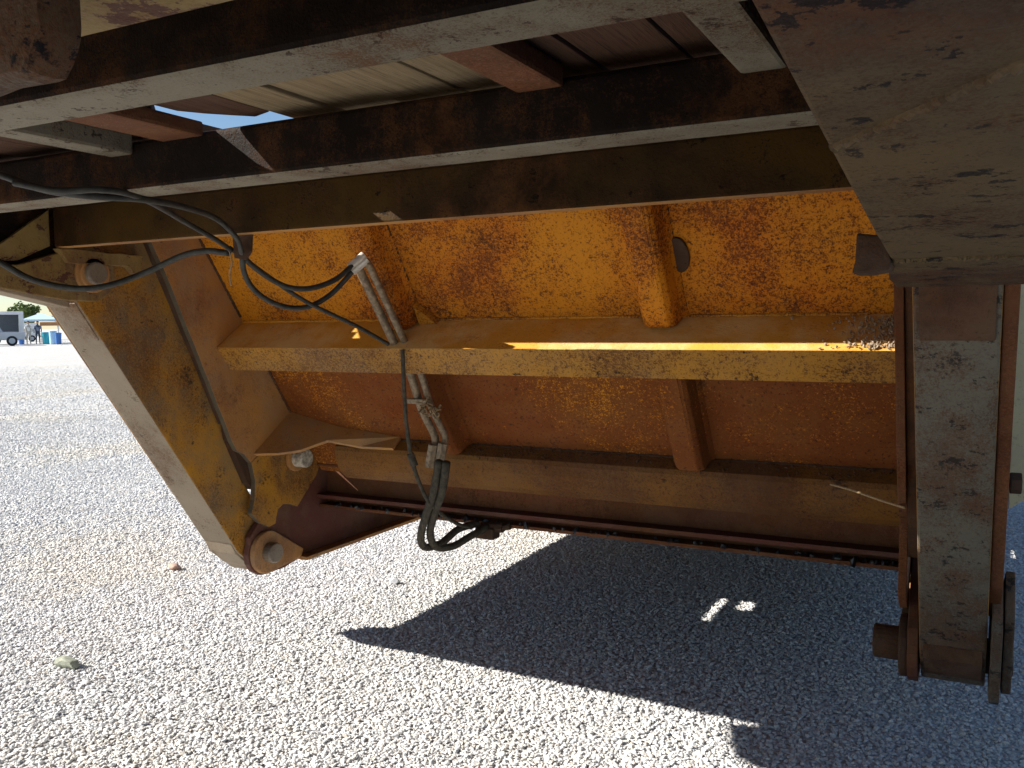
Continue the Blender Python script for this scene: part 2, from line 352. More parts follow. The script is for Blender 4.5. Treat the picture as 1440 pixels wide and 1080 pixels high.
# ---- frame rails: bottom flange and web
def rail(x0,x1,low,xi,m):
    top = [(y,z+.022) for y,z in low[::-1]]
    o = part('frame_rail', prism(low+top, x0, x1, yz, .004), m, 'brown weathered main frame rail of the trailer')
    web = [(y,z+.022) for y,z in low]+[(low[-1][0],.368),(1.82,.368)] if low[0][0] > low[-1][0] else None
    part('web', prism(web, (x0+x1)/2-.008, (x0+x1)/2+.008, yz, .002), mBeam, parent=o)
    return o
lowR = [(1.805,.062),(1.55,.082),(1.22,.107),(.5,.174),(-.5,.20),(-6,.20)]
lowL = [(1.82,.062),(1.60,.108),(1.53,.15),(1.43,.27),(1.3,.285),(-6,.285)]
rR = rail(-.112,.10,lowR,-.112,mBrownPl)
rL = rail(-2.57,-2.50,lowL,-2.50,mDust)
# rough cut nose under the right rail, stop block beside it
part('nose_plate', prism(rough_edge([(-.128,1.80),(-.128,1.62),(-.122,1.52),(-.113,1.46),(.06,1.46),(.098,1.80)],.004,.05,4), 0, .008, lambda q,x,y: Vector((x,y,H+.2017-.0775*y-.003+q)), .002), mBrownPl, parent=rR)
part('stop_block', prism(rough_edge([(-.166,.070),(-.113,.074),(-.113,.128),(-.160,.131)],.003,.02,2), 1.44, 1.52, xz, .004), mDark, parent=rR)
# ---- hinge lug and gusset, left
for X0,X1,pa in ((-2.518,-2.488,rL),(-.136,-.113,rR)):
    lug = [(1.52,.150),(1.60,.116),(1.80,.085)]+arc((1.89,.172),.09,-80,110,14)+[(1.656,.188),(1.52,.176)]
    if pa is rR: lug = [(1.83,.10)]+arc((1.89,.172),.075,-80,110,10)+[(1.8,.235)]
    lo = part('hinge_lug', prism(lug, X0, X1, yz, .004), mGusset, parent=pa)
    if pa is rL:
        for r,x in ((.062,.010),(.050,.018),(.034,.034)):
            part('hinge_boss', cyl(yz(X1-.002,1.892,.172), yz(X1+x,1.892,.172), r, 28, .004), mPin if r<.04 else mSide, parent=pa)
g = part('gusset_plate', prism(rough_edge([(1.42,.186),(1.66,.20),(1.766,.25),(1.766,.366),(1.772,.366),(1.61,.245),(1.50,.205),(1.42,.20)],.002,.06,2), -2.52,-2.505, yz, .002), mGusset, 'peeling ochre gusset plate with maroon primer showing')
part('corner_plate', prism(rough_edge([(1.768,.242),(1.80,.20),(2.02,.20),(2.06,.16),(2.08,.24)],.003,.04,3), -2.50,-2.47, yz, .003), mGusset)

# ---- ramp arms
armP = [(-.09,.03),(0,.084),(1.205,.084),(1.30,.062)]+[(1.287+.085*math.cos(R(a)),.085*math.sin(R(a))) for a in (35,10,-15,-40,-65)]+[(1.10,-.10),(1.0,-.10),(.94,-.11),(.86,-.115),(.78,-.17),(.5,-.23),(0,-.30),(-.09,-.20)]
nface = ramp(0,0,1)-ramp(0,0,0)
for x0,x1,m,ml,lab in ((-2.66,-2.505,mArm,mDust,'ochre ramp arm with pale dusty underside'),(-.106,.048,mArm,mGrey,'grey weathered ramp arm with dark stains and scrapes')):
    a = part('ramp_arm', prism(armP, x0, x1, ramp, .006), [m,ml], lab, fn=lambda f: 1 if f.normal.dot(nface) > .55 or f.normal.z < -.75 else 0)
    part('end_plate', prism([(1.16,.0855),(1.21,.092),(1.30,.068),(1.365,.036),(1.36,.02),(1.29,.055),(1.2,.08)], x0+.008, x1-.008, ramp, .002), mRust if x0>-1 else mDust, parent=a)
    part('wear_plate', prism([(.055,.082),(.20,.082),(.20,.0885),(.055,.0885)], x0+.012, x1-.010, ramp, .002), mRust if x0>-1 else mDust, parent=a)
# ---- hinge pins
for x0,x1,u,rr in ((-2.74,-2.455,0,.036),(-2.70,-2.415,1.287,.040),(-.16,.13,0,.036),(-.228,.112,1.287,.046)):
    part('hinge_pin', cyl(ramp(x0,u,0), ramp(x1,u,0), rr, 22, .006), mPin if x0<-1 else mDark)
# outer cheeks
for x0,x1 in ((.0495,.076),(-2.684,-2.664)):
    part('cheek_plate', prism([(-.05,.05),(.05,.075),(.93,.07),(1.10,.02),(1.10,-.25),(1.0,-.40),(.6,-.40),(-.05,-.33)], x0,x1, ramp, .003), mRedRust if x0>0 else mArm)
for x0,x1,s in ((.084,.106,0),(.056,.080,.03)):
    part('cheek_lug', prism([(.98,-.03),(1.05,.075+s),(1.22,.09+s),(1.31,.09+s)]+[(1.287+(.09+s)*math.cos(R(a)),(.09+s)*math.sin(R(a))) for a in (60,30,0,-30,-60)]+[(1.1,-.10)], x0,x1, ramp, .004), mGrey if x0>0 else mDust)
for k,(u,n) in enumerate(((.62,.035),)):
    part('bolt_head', cyl(ramp(.078 if k==0 else .106,u,n), ramp(.102 if k==0 else .124,u,n), .024, 6, .003), mDark)
part('fender_plate', prism(rough_edge([(.085,.13),(.62,.13),(.62,-.33),(.17,-.40),(.11,-.44),(.085,-.46)],.003,.06,5), 2.42, 2.432, xz, .002), mCream, 'cream painted plate beside the ramp arm')

for x0,x1 in ((-.1405,-.1075),(-2.5035,-2.4715)):
    part('shade_fill', prism([(-.02,-.25),(.50,-.172),(.74,-.132),(.74,-.30),(-.02,-.36)], x0, x1, ramp, .002), mDark)  # dark filler added to paint the shade between arm and side plate
for x0,x1 in ((-.1405,-.1075),(-2.5035,-2.4715)):
    part('shade_fill', prism([(.742,-.145),(.80,-.118),(.90,-.103),(1.0,-.09),(1.04,-.095),(1.04,-.20),(1.0,-.36),(.742,-.36)], x0, x1, ramp, .002), mDark)  # dark filler again, painting the shade inside the notch
# ---- upper ramp: panel with side plates, ribs, channel, lower beam
PN = -.42
pn = part('ramp_panel', prism([(.02,PN),(1.235,PN),(1.235,PN-.012),(.02,PN-.012)], -2.447,-.163, ramp, .002), mPanel, 'orange yellow rusting underside panel of the ramp')
part('header_plate', prism([(2.112,.372),(2.30,.372),(2.30,.386),(2.112,.386)], -2.447,-.163, yz, .002), mYellow, parent=pn)
clawYZ = [(2.507,-.473),(2.92,-.508),(2.935,-.56),(2.905,-.625),(2.86,-.668),(2.823,-.70),(2.777,-.742),(2.735,-.724),(2.694,-.716),(2.664,-.73),(2.652,-.76),(2.648,-.785),(2.61,-.792),(2.56,-.765),(2.516,-.72)]
def yz2un(y,z): dy, dz = y-1.89, z-.172; return (dy*SA-dz*CA, -dy*CA-dz*SA)
claw = [yz2un(y,z) for y,z in clawYZ]
# outline: top, down the panel, claw, notch, back up along the arm
side = [(.02,-.432),(.93,-.432),(.93,-.133),(.88,-.125),(.845,-.105),(.80,-.107),(.60,-.143),(.40,-.177),(.124,-.222),(.02,-.232)]
foot = [(.9315,-.432),(1.0,-.434)]+claw[1:]+[(1.06,-.060),(1.00,-.108),(.9315,-.1345)]
efn = lambda f: 1 if abs(f.normal.x) < .8 and f.normal.dot(nface) > .5 else 0
for x0,x1 in ((-2.47,-2.447),(-.163,-.142)):
    ms, mf, me_ = (mSide,mArm,mGrime) if x0<-1 else (mRedRust,mRedRust,mRedRust)
    part('side_plate', prism(rough_edge(side,.0012,.05,6), x0, x1, ramp, .0025), [ms,me_], parent=pn, fn=efn)
    part('claw_plate', prism(rough_edge(foot,.0012,.05,7), x0, x1, ramp, .0025), [mf,me_], parent=pn, fn=efn)
def rib(x):
    """pressed stiffener with rounded shoulders"""
    w, d = .056, .085
    prof = [(-w-.012,0),(-w,.018),(-w*.82,d*.82),(-w*.55,d),(w*.55,d),(w*.82,d*.82),(w,.018),(w+.012,0)]
    for u0,u1 in ((.03,.474),(.582,1.030)):
        bm = bmesh.new(); rings = []
        for u,k in ((u0,1),(u1-.045,1),(u1-.018,.93),(u1-.003,.74)):
            rings.append([bm.verts.new(ramp(x+a, u, PN+.0015+b*k)) for a,b in prof])
        for A,B in zip(rings,rings[1:]):
            for i in range(len(prof)-1): bm.faces.new((A[i],A[i+1],B[i+1],B[i]))
        for r in (rings[0],rings[-1]): bm.faces.new(r)
        bevel(bm, .006, 3)
        part('rib', bm, mPanel, parent=pn, smooth=False)
for x in (-1.70,-.795): rib(x)
part('rib_gusset', prism([(-1.635,.40),(-1.57,.474),(-1.64,.474)], PN+.002, PN+.03, lambda n,x,u: ramp(x,u,n), .002), mYellow, parent=pn)
part('shade_oval', prism([(-.722+.030*math.cos(a*.314),.268+.055*math.sin(a*.314)) for a in range(20)], PN+.0, PN+.010, lambda n,x,u: ramp(x,u,n), .004), mDark, parent=pn)  # dark oval painting a shadow beside the rib
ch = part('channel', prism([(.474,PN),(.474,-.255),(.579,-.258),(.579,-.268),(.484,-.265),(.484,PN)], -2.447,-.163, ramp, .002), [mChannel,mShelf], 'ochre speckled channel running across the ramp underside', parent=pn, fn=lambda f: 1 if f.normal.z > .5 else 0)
part('lower_beam', prism([(1.028,-.42),(1.028,-.358),(1.04,-.346),(1.075,-.330),(1.11,-.323),(1.145,-.326),(1.18,-.338),(1.192,-.35),(1.192,-.42)], -2.235,-.163, ramp, .003), [mRedRust,mHinge], 'red brown hinge beam along the foot of the ramp', parent=pn, fn=lambda f: 1 if f.normal.y<-.3 else 0)
part('shelf_plate', prism([(-2.447,-.165),(-2.37,-.20),(-2.30,-.25),(-2.235,-.335),(-2.10,-.352),(-1.95,-.354),(-1.95,-.42),(-2.10,-.42),(-2.235,-.42),(-2.30,-.42),(-2.37,-.42),(-2.447,-.42)], .0,.012, lambda u,x,n: ramp(x,u+.912+.102*min(1,(x+2.447)/.33),n), .0015), mSide, parent=pn)
bm = bmesh.new(); rq = random.Random(9)
for i in range(160):
    x = rq.uniform(-1.9,-.2)
    lump(ramp(x,1.027,rq.uniform(-.415,-.365)), rq.uniform(.002,.006), bm, .6, rq)
o = part('dirt_crumbs', bm, mDark, parent=pn); o['kind'] = 'stuff'
bm = bmesh.new()
for i in range(300):
    x = -.17-abs(rq.gauss(0,.07)) 
    if x < -.6: continue
    lump(ramp(x,.470,rq.uniform(-.40,-.258)), rq.uniform(.0015,.0055), bm, .5, rq)
o = part('paint_flakes', bm, mDust, parent=pn); o['kind'] = 'stuff'
part('pin_end', cyl((-2.447,2.767,-.537+H), (-2.378,2.767,-.537+H), .037, 24, .007), mPale, 'pale round pin end', parent=pn)
part('pin_collar', cyl((-2.447,2.767,-.537+H), (-2.43,2.767,-.537+H), .055, 22, .004), mSide, parent=pn)

# ---- second ramp section, folded out level
def plate(xs, ys, z0, z1, miss):
    bm = bmesh.new(); keep = {(i,j) for i in range(len(xs)-1) for j in range(len(ys)-1)}-set(miss); V = {}
    def v(i,j,z):
        if (i,j,z) not in V: V[(i,j,z)] = bm.verts.new((xs[i],ys[j],(z1 if z else z0)+H))
        return V[(i,j,z)]
    for i,j in keep:
        for z in (0,1): bm.faces.new([v(i,j,z),v(i+1,j,z),v(i+1,j+1,z),v(i,j+1,z)])
        for (di,dj),(p,q) in (((-1,0),((0,0),(0,1))),((1,0),((1,0),(1,1))),((0,-1),((0,0),(1,0))),((0,1),((0,1),(1,1)))):
            if (i+di,j+dj) not in keep: bm.faces.new([v(i+p[0],j+p[1],0),v(i+q[0],j+q[1],0),v(i+q[0],j+q[1],1),v(i+p[0],j+p[1],1)])
    return bm
xs = [-2.499,-1.75,-1.70,-1.655,-1.575,-.56,-.47,-.38,.03]; ys = [2.93,3.24,3.32,3.44,3.57,4.46,4.60,4.88,5.06,6.75]
ex = part('ramp_extension', plate(xs, ys, -.735,-.72, [(1,1),(1,2),(1,3),(3,3),(5,1),(6,5),(5,7),(6,7)]), mMaroon, 'maroon level outer section of the folding ramp')
sideE = [yz2un(y,z) for y,z in [(5.9,-.97),(5.9,-.722),(3.05,-.60),(2.80,-.585),(2.62,-.73)]]
pinY, pinZ = 2.6095, -.893
extYZ = [(6.75,-.97),(6.75,-.738),(3.3,-.738),(3.05,-.60),(2.82,-.58),(2.66,-.70),(2.53,-.82)]+[(pinY+.092*math.cos(R(a)),pinZ+.092*math.sin(R(a))) for a in (150,175,200,225,250,270)]+[(2.72,-.985),(2.80,-.97)]
for x0,x1 in ((-2.50,-2.474),(-.138,-.111)):
    sp = part('side_rail', prism(extYZ, x0, x1, yz, .003), mMaroon, parent=ex)
    xa, xb = (x1,x1+.05) if x0<-1 else (x0-.05,x0)
    part('rail_flange', prism([(2.80,-.97),(6.75,-.97),(6.75,-.955),(2.80,-.955)], xa, xb, yz, .002), mSide, parent=ex)
    xa, xb = (x1,x1+.022) if x0<-1 else (x0-.022,x0)
    part('pin_boss', prism([(pinY+.085*math.cos(R(a)),pinZ+.085*math.sin(R(a))) for a in range(60,285,15)]+[(2.80,-.958),(2.815,-.925)], xa, xb, yz, .006), mSide if x0<-1 else mDark, parent=ex)
part('sun_block_plate', prism([(2.905,-.592),(3.08,-.572),(3.08,-.562),(2.905,-.582)], -2.474,-.138, yz, .002), mRedRust, parent=ex)  # unseen plate added to stop sun leaking onto the front web
part('front_web', box(-2.474,-.138,3.0,3.012,-.763,-.59,.002), mRedRust, parent=ex)
fl = part('front_flange', prism(rough_edge([(-2.474,2.945),(-.138,2.935),(-.138,3.012),(-2.474,3.012)],.0025,.09,8), -.777,-.764, xy, .002), [mRedRust,mDark], parent=ex)
bm = bmesh.new(); rq = random.Random(12)
for i in range(120):
    x = rq.choice([rq.uniform(-2.4,-1.0),rq.uniform(-1.95,-1.6),rq.uniform(-1.0,-.2)])
    lump((x, rq.uniform(2.938,2.965), H-.762), rq.uniform(.004,.013)*(1.5 if rq.random()<.12 else 1), bm, .55, rq)
o = part('tar_lumps', bm, mTar, 'black tar lumps along the flange edge', parent=ex); o['kind'] = 'stuff'

# ---- weld beads and seams
def bead(pts, r=.006, m=None, parent=None):
    S = spline(pts, 14); rd = random.Random(len(S)); S = [p+Vector((rd.uniform(-1,1),rd.uniform(-1,1),rd.uniform(-1,1)))*r*.25 for p in S]
    return part('weld_bead', tube(S, r, 7, 1, None, .22), m or mDark, parent=parent)
for x in (-2.445,-.166): bead([ramp(x,.05+.1*i,PN+.001) for i in range(5)], .006, mDark, pn); bead([ramp(x,.60+.1*i,PN+.001) for i in range(5)], .006, mDark, pn)
bead([ramp(-2.44+.1*i,.472,PN+.002) for i in range(23)], .0055, mYellow, pn)
bead([ramp(-2.2+.1*i,1.03,PN+.002) for i in range(21)], .006, mDark, pn)
for x in (-1.636,-.731): bead([ramp(x,.05+.1*i,PN+.001) for i in range(5)], .004, mDark, pn)
bead([(-.108+.04*i,.80-.045*i,H+.146+.0042*i) for i in range(6)], .005, mBrownPl, rR)
bead([(-.108+.03*i,1.452,H+.0892) for i in range(6)], .005, mBrownPl, rR)
for y in (.667,1.18): bead([(-.116,y+.01+.022*i,H+.262) for i in range(4)], .007, mBeamBot)
# ---- hydraulic hoses and lines
def hose(pts, r, m, name='hydraulic_hose', n=10, label=None, raw=False, parent=None):
    return part(name, tube([p if raw else at(*p) for p in pts], r, n), m, label, smooth=True, parent=parent)
hose([(-60,232,1.04),(0,246,1.08),(60,266,1.10),(130,276,1.14),(200,280,1.24),(262,292,1.42),(305,308,1.62),(333,335,1.72),(340,356,1.79)], .0072, mRubber)
hose([(20,257,1.05),(80,268,1.08),(150,267,1.14),(205,281,1.26),(260,312,1.52),(305,338,1.68),(325,352,1.79)], .0066, mRubber)
hose([(-60,338,1.50),(0,369,1.54),(45,393,1.58),(100,405,1.64),(150,402,1.70),(205,383,1.78),(255,360,1.80),(290,353,1.81),(322,356,1.81)], .0088, mRubber)
hD = hose([(333,345,1.82),(352,371,1.86),(395,400,1.95),(432,406,2.03),(470,394,2.11),(497,372,2.17)], .0080, mRubber)
hE = hose([(340,350,1.82),(344,385,1.86),(362,412,1.92),(395,430,1.99),(430,432,2.06),(465,414,2.13),(500,377,2.18)], .0080, mRubber)
hose([(322,348,1.82),(375,387,1.92),(430,424,2.05),(500,458,2.20),(546,484,2.32)], .0066, mRubber)
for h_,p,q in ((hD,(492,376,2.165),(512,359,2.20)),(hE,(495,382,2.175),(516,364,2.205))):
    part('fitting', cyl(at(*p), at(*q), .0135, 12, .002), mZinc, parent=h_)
tubes = [(-1.685,-.275,.014),(-1.65,-.285,.012)]
for k,(x,n,r) in enumerate(tubes):
    P = [ramp(x+.010-.006*k,.155,n+.015), ramp(x,.20,n), ramp(x+.005,.46,n-.01), ramp(x+.01,.60,n-.02), ramp(x+.005,.75,n-.01), ramp(x+.02,.87,n), ramp(x+.02,.90,n+.035)]
    o = part('steel_line', tube(P, r, 12), mTube, smooth=True)
    part('fitting', cyl(ramp(x+.02,.885,n+.022), ramp(x+.0,.955,n+.065), .0185, 6, .002), mTube, parent=o)
part('line_clamp', box(-1.715,-1.625,2.505,2.525,-.27,-.252,.004), mTube)
def drop(pts, r): return hose(pts, r, mHoseD, n=12)
drop([(618,648,2.485),(610,690,2.50),(600,722,2.53),(592,752,2.57),(597,769,2.62),(620,764,2.70),(645,744,2.81),(672,736,2.90)], .0138)
drop([(628,650,2.485),(622,690,2.51),(611,722,2.55),(605,750,2.60),(613,769,2.67),(637,768,2.75),(660,755,2.83),(686,741,2.92)], .0138)
hose([(566,492,2.36),(568,540,2.37),(571,590,2.40),(578,640,2.44),(590,680,2.48),(608,712,2.52),(640,735,2.72),(662,742,2.84)], .0070, mHoseD)
part('hose_joint', cyl(at(577,638,2.44), at(583,655,2.45), .013, 10, .002), mHoseD)
bm = box(-1.68,-1.60,2.90,2.96,-.822,-.779,.006); 
o = part('hose_manifold', bm, mDark)
c0 = at(690,742,2.93)
part('fitting', cyl(c0-Vector((.04,0,0)), c0+Vector((.055,0,.005)), .020, 8, .003), mDark, parent=o)
part('fitting', cyl(c0+Vector((.05,0,.004)), c0+Vector((.085,.0,.012)), .012, 8, .002), mDark, parent=o)

# ---- hanging block near the lens
part('hanging_block', prism(rough_edge([(-1.1,.158),(-.50,.150),(-.485,.175),(-.495,.366),(-1.1,.366)],.006,.05,3), .34,.374, xz, .012), mBrownPl, 'grey mud caked block bolted under the deck')

# ================================================================== things caught on the trailer
def thing(o, label, cat, group=None): return tag(o, label, cat, group)
P = [at(1168,681,2.73),at(1200,690,2.65),at(1240,704,2.55),at(1272,714,2.45)]
thing(obj('twine', tube(P,.0035,6), mTwine, smooth=True), 'taut tan twine tied from hinge beam to right side plate', 'twine')
P = [at(322,352,1.80),at(326,368,1.80),at(323,385,1.80),at(325,402,1.80)]
thing(obj('twine', tube(P,.0022,6,6,None,.35), mTwine, smooth=True), 'short frayed thread dangling from the hose bundle', 'twine')
bm = bmesh.new(); rq = random.Random(21)
c = at(601,577,2.42)
for i in range(22):
    a = Vector((rq.gauss(0,.016),rq.gauss(0,.012),rq.gauss(0,.014))); d = Vector((rq.gauss(0,1),rq.gauss(0,.6),rq.gauss(0,.7))).normalized()*rq.uniform(.02,.05)
    tube([c+a-d*.5, c+a+Vector((rq.gauss(0,.004),0,rq.gauss(0,.004))), c+a+d*.5], rq.uniform(.0018,.004), 5, 2, bm)
thing(obj('dry_twigs', bm, mTwig), 'tuft of dry twigs caught on the steel hydraulic lines', 'twigs')

def rock(name, loc, r, m, label, sq=.55, seed=0):
    bm = bmesh.new(); bmesh.ops.create_icosphere(bm, subdivisions=3, radius=r); rd = random.Random(seed)
    for q in range(12):
        n = Vector((rd.gauss(0,1),rd.gauss(0,1),rd.gauss(0,1))).normalized(); dd = r*rd.uniform(.55,.85)
        for v in bm.verts:
            e = v.co.dot(n)-dd
            if e > 0: v.co -= n*e
    for v in bm.verts: v.co = Vector((v.co.x*1.4, v.co.y*.9, v.co.z*sq))+Vector(loc)
    return thing(obj(name, bm, m), label, 'rock', 'loose rocks on the gravel')
mRockG = plain('green_grey_rock', (.27,.28,.22), .9, 0, .3, 25); mRockR = plain('red_rock', (.40,.26,.20), .9, 0, .3, 25); mRockB = plain('grey_rock',(.33,.33,.34),.9,0,.3,25)
rock('rock', (-2.936,2.065,.018), .045, mRockG, 'flat greenish grey rock lying out on the sunlit gravel', .5, 1)
rock('rock', (-3.626,3.171,.015), .032, mRockR, 'small reddish rock on gravel near the arm foot', .6, 2)
rock('rock', (-2.45,3.46,.015), .024, mRockB, 'small grey rock on sunlit gravel under the hoses', .7, 3)

# ================================================================== far side of the yard
fw = Vector((-cb.x,-cb.y,0)).normalized(); rt = Vector((cr.x,cr.y,0)).normalized()
fw0, rt0 = fw.copy(), rt.copy()
def yard(px, D):                              # ground place at bearing px, D metres out
    v = fw0 + rt0*((px-720)/1244.23); return v*D
fw = yard(20,1).normalized(); rt = Vector((fw.y,-fw.x,0))
PXM = 69.8/1244.23
mWhite = plain('white_body', (.72,.73,.74), .4, 0, .04, 3, .4, .02); mBlack = plain('hazed_dark', (.17,.19,.22), .8); mGlass = plain('tinted_glass', (.05,.065,.08), .12, 0, .2, 3, .6, 0)  # dark interior tone lifted to grey-blue to imitate glare over the distance
mSilver = plain('silver_body', (.42,.45,.50), .35, .2, .05, 3, .5, .02); mTyre = plain('tyre', (.025,.025,.027), .85); mBlue = plain('blue_plastic', (.05,.16,.45), .5); mTeal = plain('teal_plastic', (.02,.24,.32), .5)
mLBlue = plain('pale_blue', (.42,.62,.74), .6); mOrange = plain('orange_cloth', (.62,.30,.14), .8); mCanopy = plain('canopy', (.50,.66,.78), .7); mFloor = plain('concrete', (.4,.4,.4), .9)
ang = math.atan2(rt.y, rt.x)
def fbox(bm, c, sx, sy, z0, z1, bv=.02):
    """box, sx across the view and sy along it, centred on c"""
    b2 = bmesh.new(); vs = []
    for z in (z0,z1):
        for a,b in ((-1,-1),(1,-1),(1,1),(-1,1)): vs.append(b2.verts.new(c+rt*(a*sx/2)+fw*(b*sy/2)+Vector((0,0,z))))
    for f in ((0,1,2,3),(4,5,6,7),(0,1,5,4),(1,2,6,5),(2,3,7,6),(3,0,4,7)): b2.faces.new([vs[i] for i in f])
    bmesh.ops.recalc_face_normals(b2, faces=b2.faces); bevel(b2, bv, 2)
    me = bpy.data.meshes.new('tmp'); b2.to_mesh(me); b2.free(); bm.from_mesh(me); bpy.data.meshes.remove(me); return bm
def sub(root, name, bm, m, parent=None):
    o = obj(name, bm, m); p = parent or root; o.parent = p
    o.matrix_parent_inverse = Matrix.Translation(-root.location) if p is root else Matrix.Identity(4)
    return o
def wheel(root, c, r=.36, w=.24):
    t_ = sub(root, 'wheel', cyl(c-fw*w/2, c+fw*w/2, r, 20, .03), mTyre); sub(root, 'rim', cyl(c-fw*(w/2+.01), c-fw*(w/2-.03), r*.58, 14, .01), mSilver, t_)
# enclosed trailer with its side opened
D = 70; c = yard(-12, D); B = empty('cargo_trailer', c); tag(B, 'white enclosed cargo trailer with open side at far edge of yard', 'trailer')
wid, dep = 4.7, 2.2
for nm,cx,sx,z0,z1 in (('roof',0,wid,2.35,2.6),('corner_post',wid/2-.17,.34,.45,2.35),('corner_post',-wid/2+.17,.34,.45,2.35),('floor',0,wid,.35,.45)):
    sub(B, nm, fbox(bmesh.new(), c+rt*cx, sx, dep, z0, z1), mWhite)
sub(B, 'back_wall', fbox(bmesh.new(), c+fw*(dep/2-.05), wid-.7, .06, .45, 2.35), mBlack)
sub(B, 'front_board', fbox(bmesh.new(), c+rt*.2-fw*(dep/2-.08), .10, .06, .45, 2.35,.01), mWhite)
for dx in (-.9,.4,1.5): wheel(B, c+rt*dx-fw*(dep/2-.1)+Vector((0,0,.33)), .33)
# silver pickup in front of it
D = 64; c = yard(-14, D); B = empty('pickup_truck', c); tag(B, 'silver pickup truck parked before the white cargo trailer', 'truck')
L = 4.6
def sideprof(pts, y0, y1, bv=.04): return prism(pts, y0, y1, lambda q,a,z: c+rt*a+fw*q+Vector((0,0,z)), bv)
sub(B, 'body', sideprof([(-L/2,.42),(L/2-.1,.42),(L/2,.55),(L/2,.98),(.95,1.02),(.35,1.0),(-.4,1.02),(-L/2,1.0)], -.9,.9), mSilver)
sub(B, 'cab', sideprof([(-1.0,1.0),(.9,1.0),(.62,1.5),(.45,1.58),(-.75,1.58),(-.9,1.5)], -.76,.76), mSilver)
sub(B, 'window', sideprof([(-.86,1.06),(.7,1.06),(.5,1.48),(-.78,1.48)], -.775,-.755,.005), mGlass)
for dx in (-1.4,1.45): wheel(B, c+rt*dx-fw*.84+Vector((0,0,.36)))
# bins and tubs
def barrel(px, D, w, h, m, label, name='bin'):
    c = yard(px, D); r = w/2
    B = empty(name, c); tag(B, label, 'bin', 'bins across the yard')
    sub(B, 'body', cyl(c+Vector((0,0,.02)), c+Vector((0,0,h*.9)), r*.86, 18, .02, r), m); sub(B, 'lid', cyl(c+Vector((0,0,h*.9)), c+Vector((0,0,h)), r*1.06, 18, .02), m)
barrel(31.5,67,.42,.85,mBlue,'bright blue bin beside the cargo trailer')
barrel(67,69,.62,.95,mTeal,'dark teal tub between the standing people and pale bins')
barrel(76,68.5,.55,1.05,mLBlue,'pale blue bin next to the dark teal tub')
barrel(83.5,68,.46,.9,mBlue,'deep blue bin beyond the pale blue bin')
# canopy tent
c = yard(60,76); B = empty('canopy_tent', c); tag(B, 'pale blue canopy tent standing behind the bins', 'tent')
for a,b in ((-1.3,-1.3),(1.3,-1.3),(1.3,1.3),(-1.3,1.3)): sub(B, 'pole', cyl(c+rt*a+fw*b, c+rt*a+fw*b+Vector((0,0,1.9)), .03, 8, 0), mWhite)
bm = bmesh.new(); vs = [bm.verts.new(c+rt*a+fw*b+Vector((0,0,z))) for a,b,z in ((-1.45,-1.45,1.85),(1.45,-1.45,1.85),(1.45,1.45,1.85),(-1.45,1.45,1.85),(-1.45,-1.45,2.0),(1.45,-1.45,2.0),(1.45,1.45,2.0),(-1.45,1.45,2.0),(0,0,2.55))]
for i in range(4): bm.faces.new((vs[i],vs[(i+1)%4],vs[4+(i+1)%4],vs[4+i])); bm.faces.new((vs[4+i],vs[4+(i+1)%4],vs[8]))
sub(B, 'canopy', bm, mCanopy)
# small white trailer further off
c = yard(38,84); B = empty('utility_trailer', c); tag(B, 'low white box trailer far behind the people', 'trailer')
sub(B, 'box', fbox(bmesh.new(), c, 2.2,1.6,.5,1.75,.05), mWhite); sub(B, 'tongue', fbox(bmesh.new(), c+rt*1.5, .9,.12,.45,.55,.01), mBlack)
for dx in (-.4,.5): wheel(B, c+rt*dx-fw*.75+Vector((0,0,.3)), .3)
# orange shade cloth on a frame
c = yard(72,72); B = empty('market_stall', c); tag(B, 'small stall with orange cloth awning behind the bins', 'stall')
for a in (-.6,.6): sub(B, 'post', cyl(c+rt*a, c+rt*a+Vector((0,0,1.7)), .03, 8, 0), mWhite)
sub(B, 'awning', fbox(bmesh.new(), c-fw*.3, 1.4, .9, 1.45, 1.75, .05), mOrange); sub(B, 'counter', fbox(bmesh.new(), c, 1.3,.5,.75,.85,.01), mWhite)
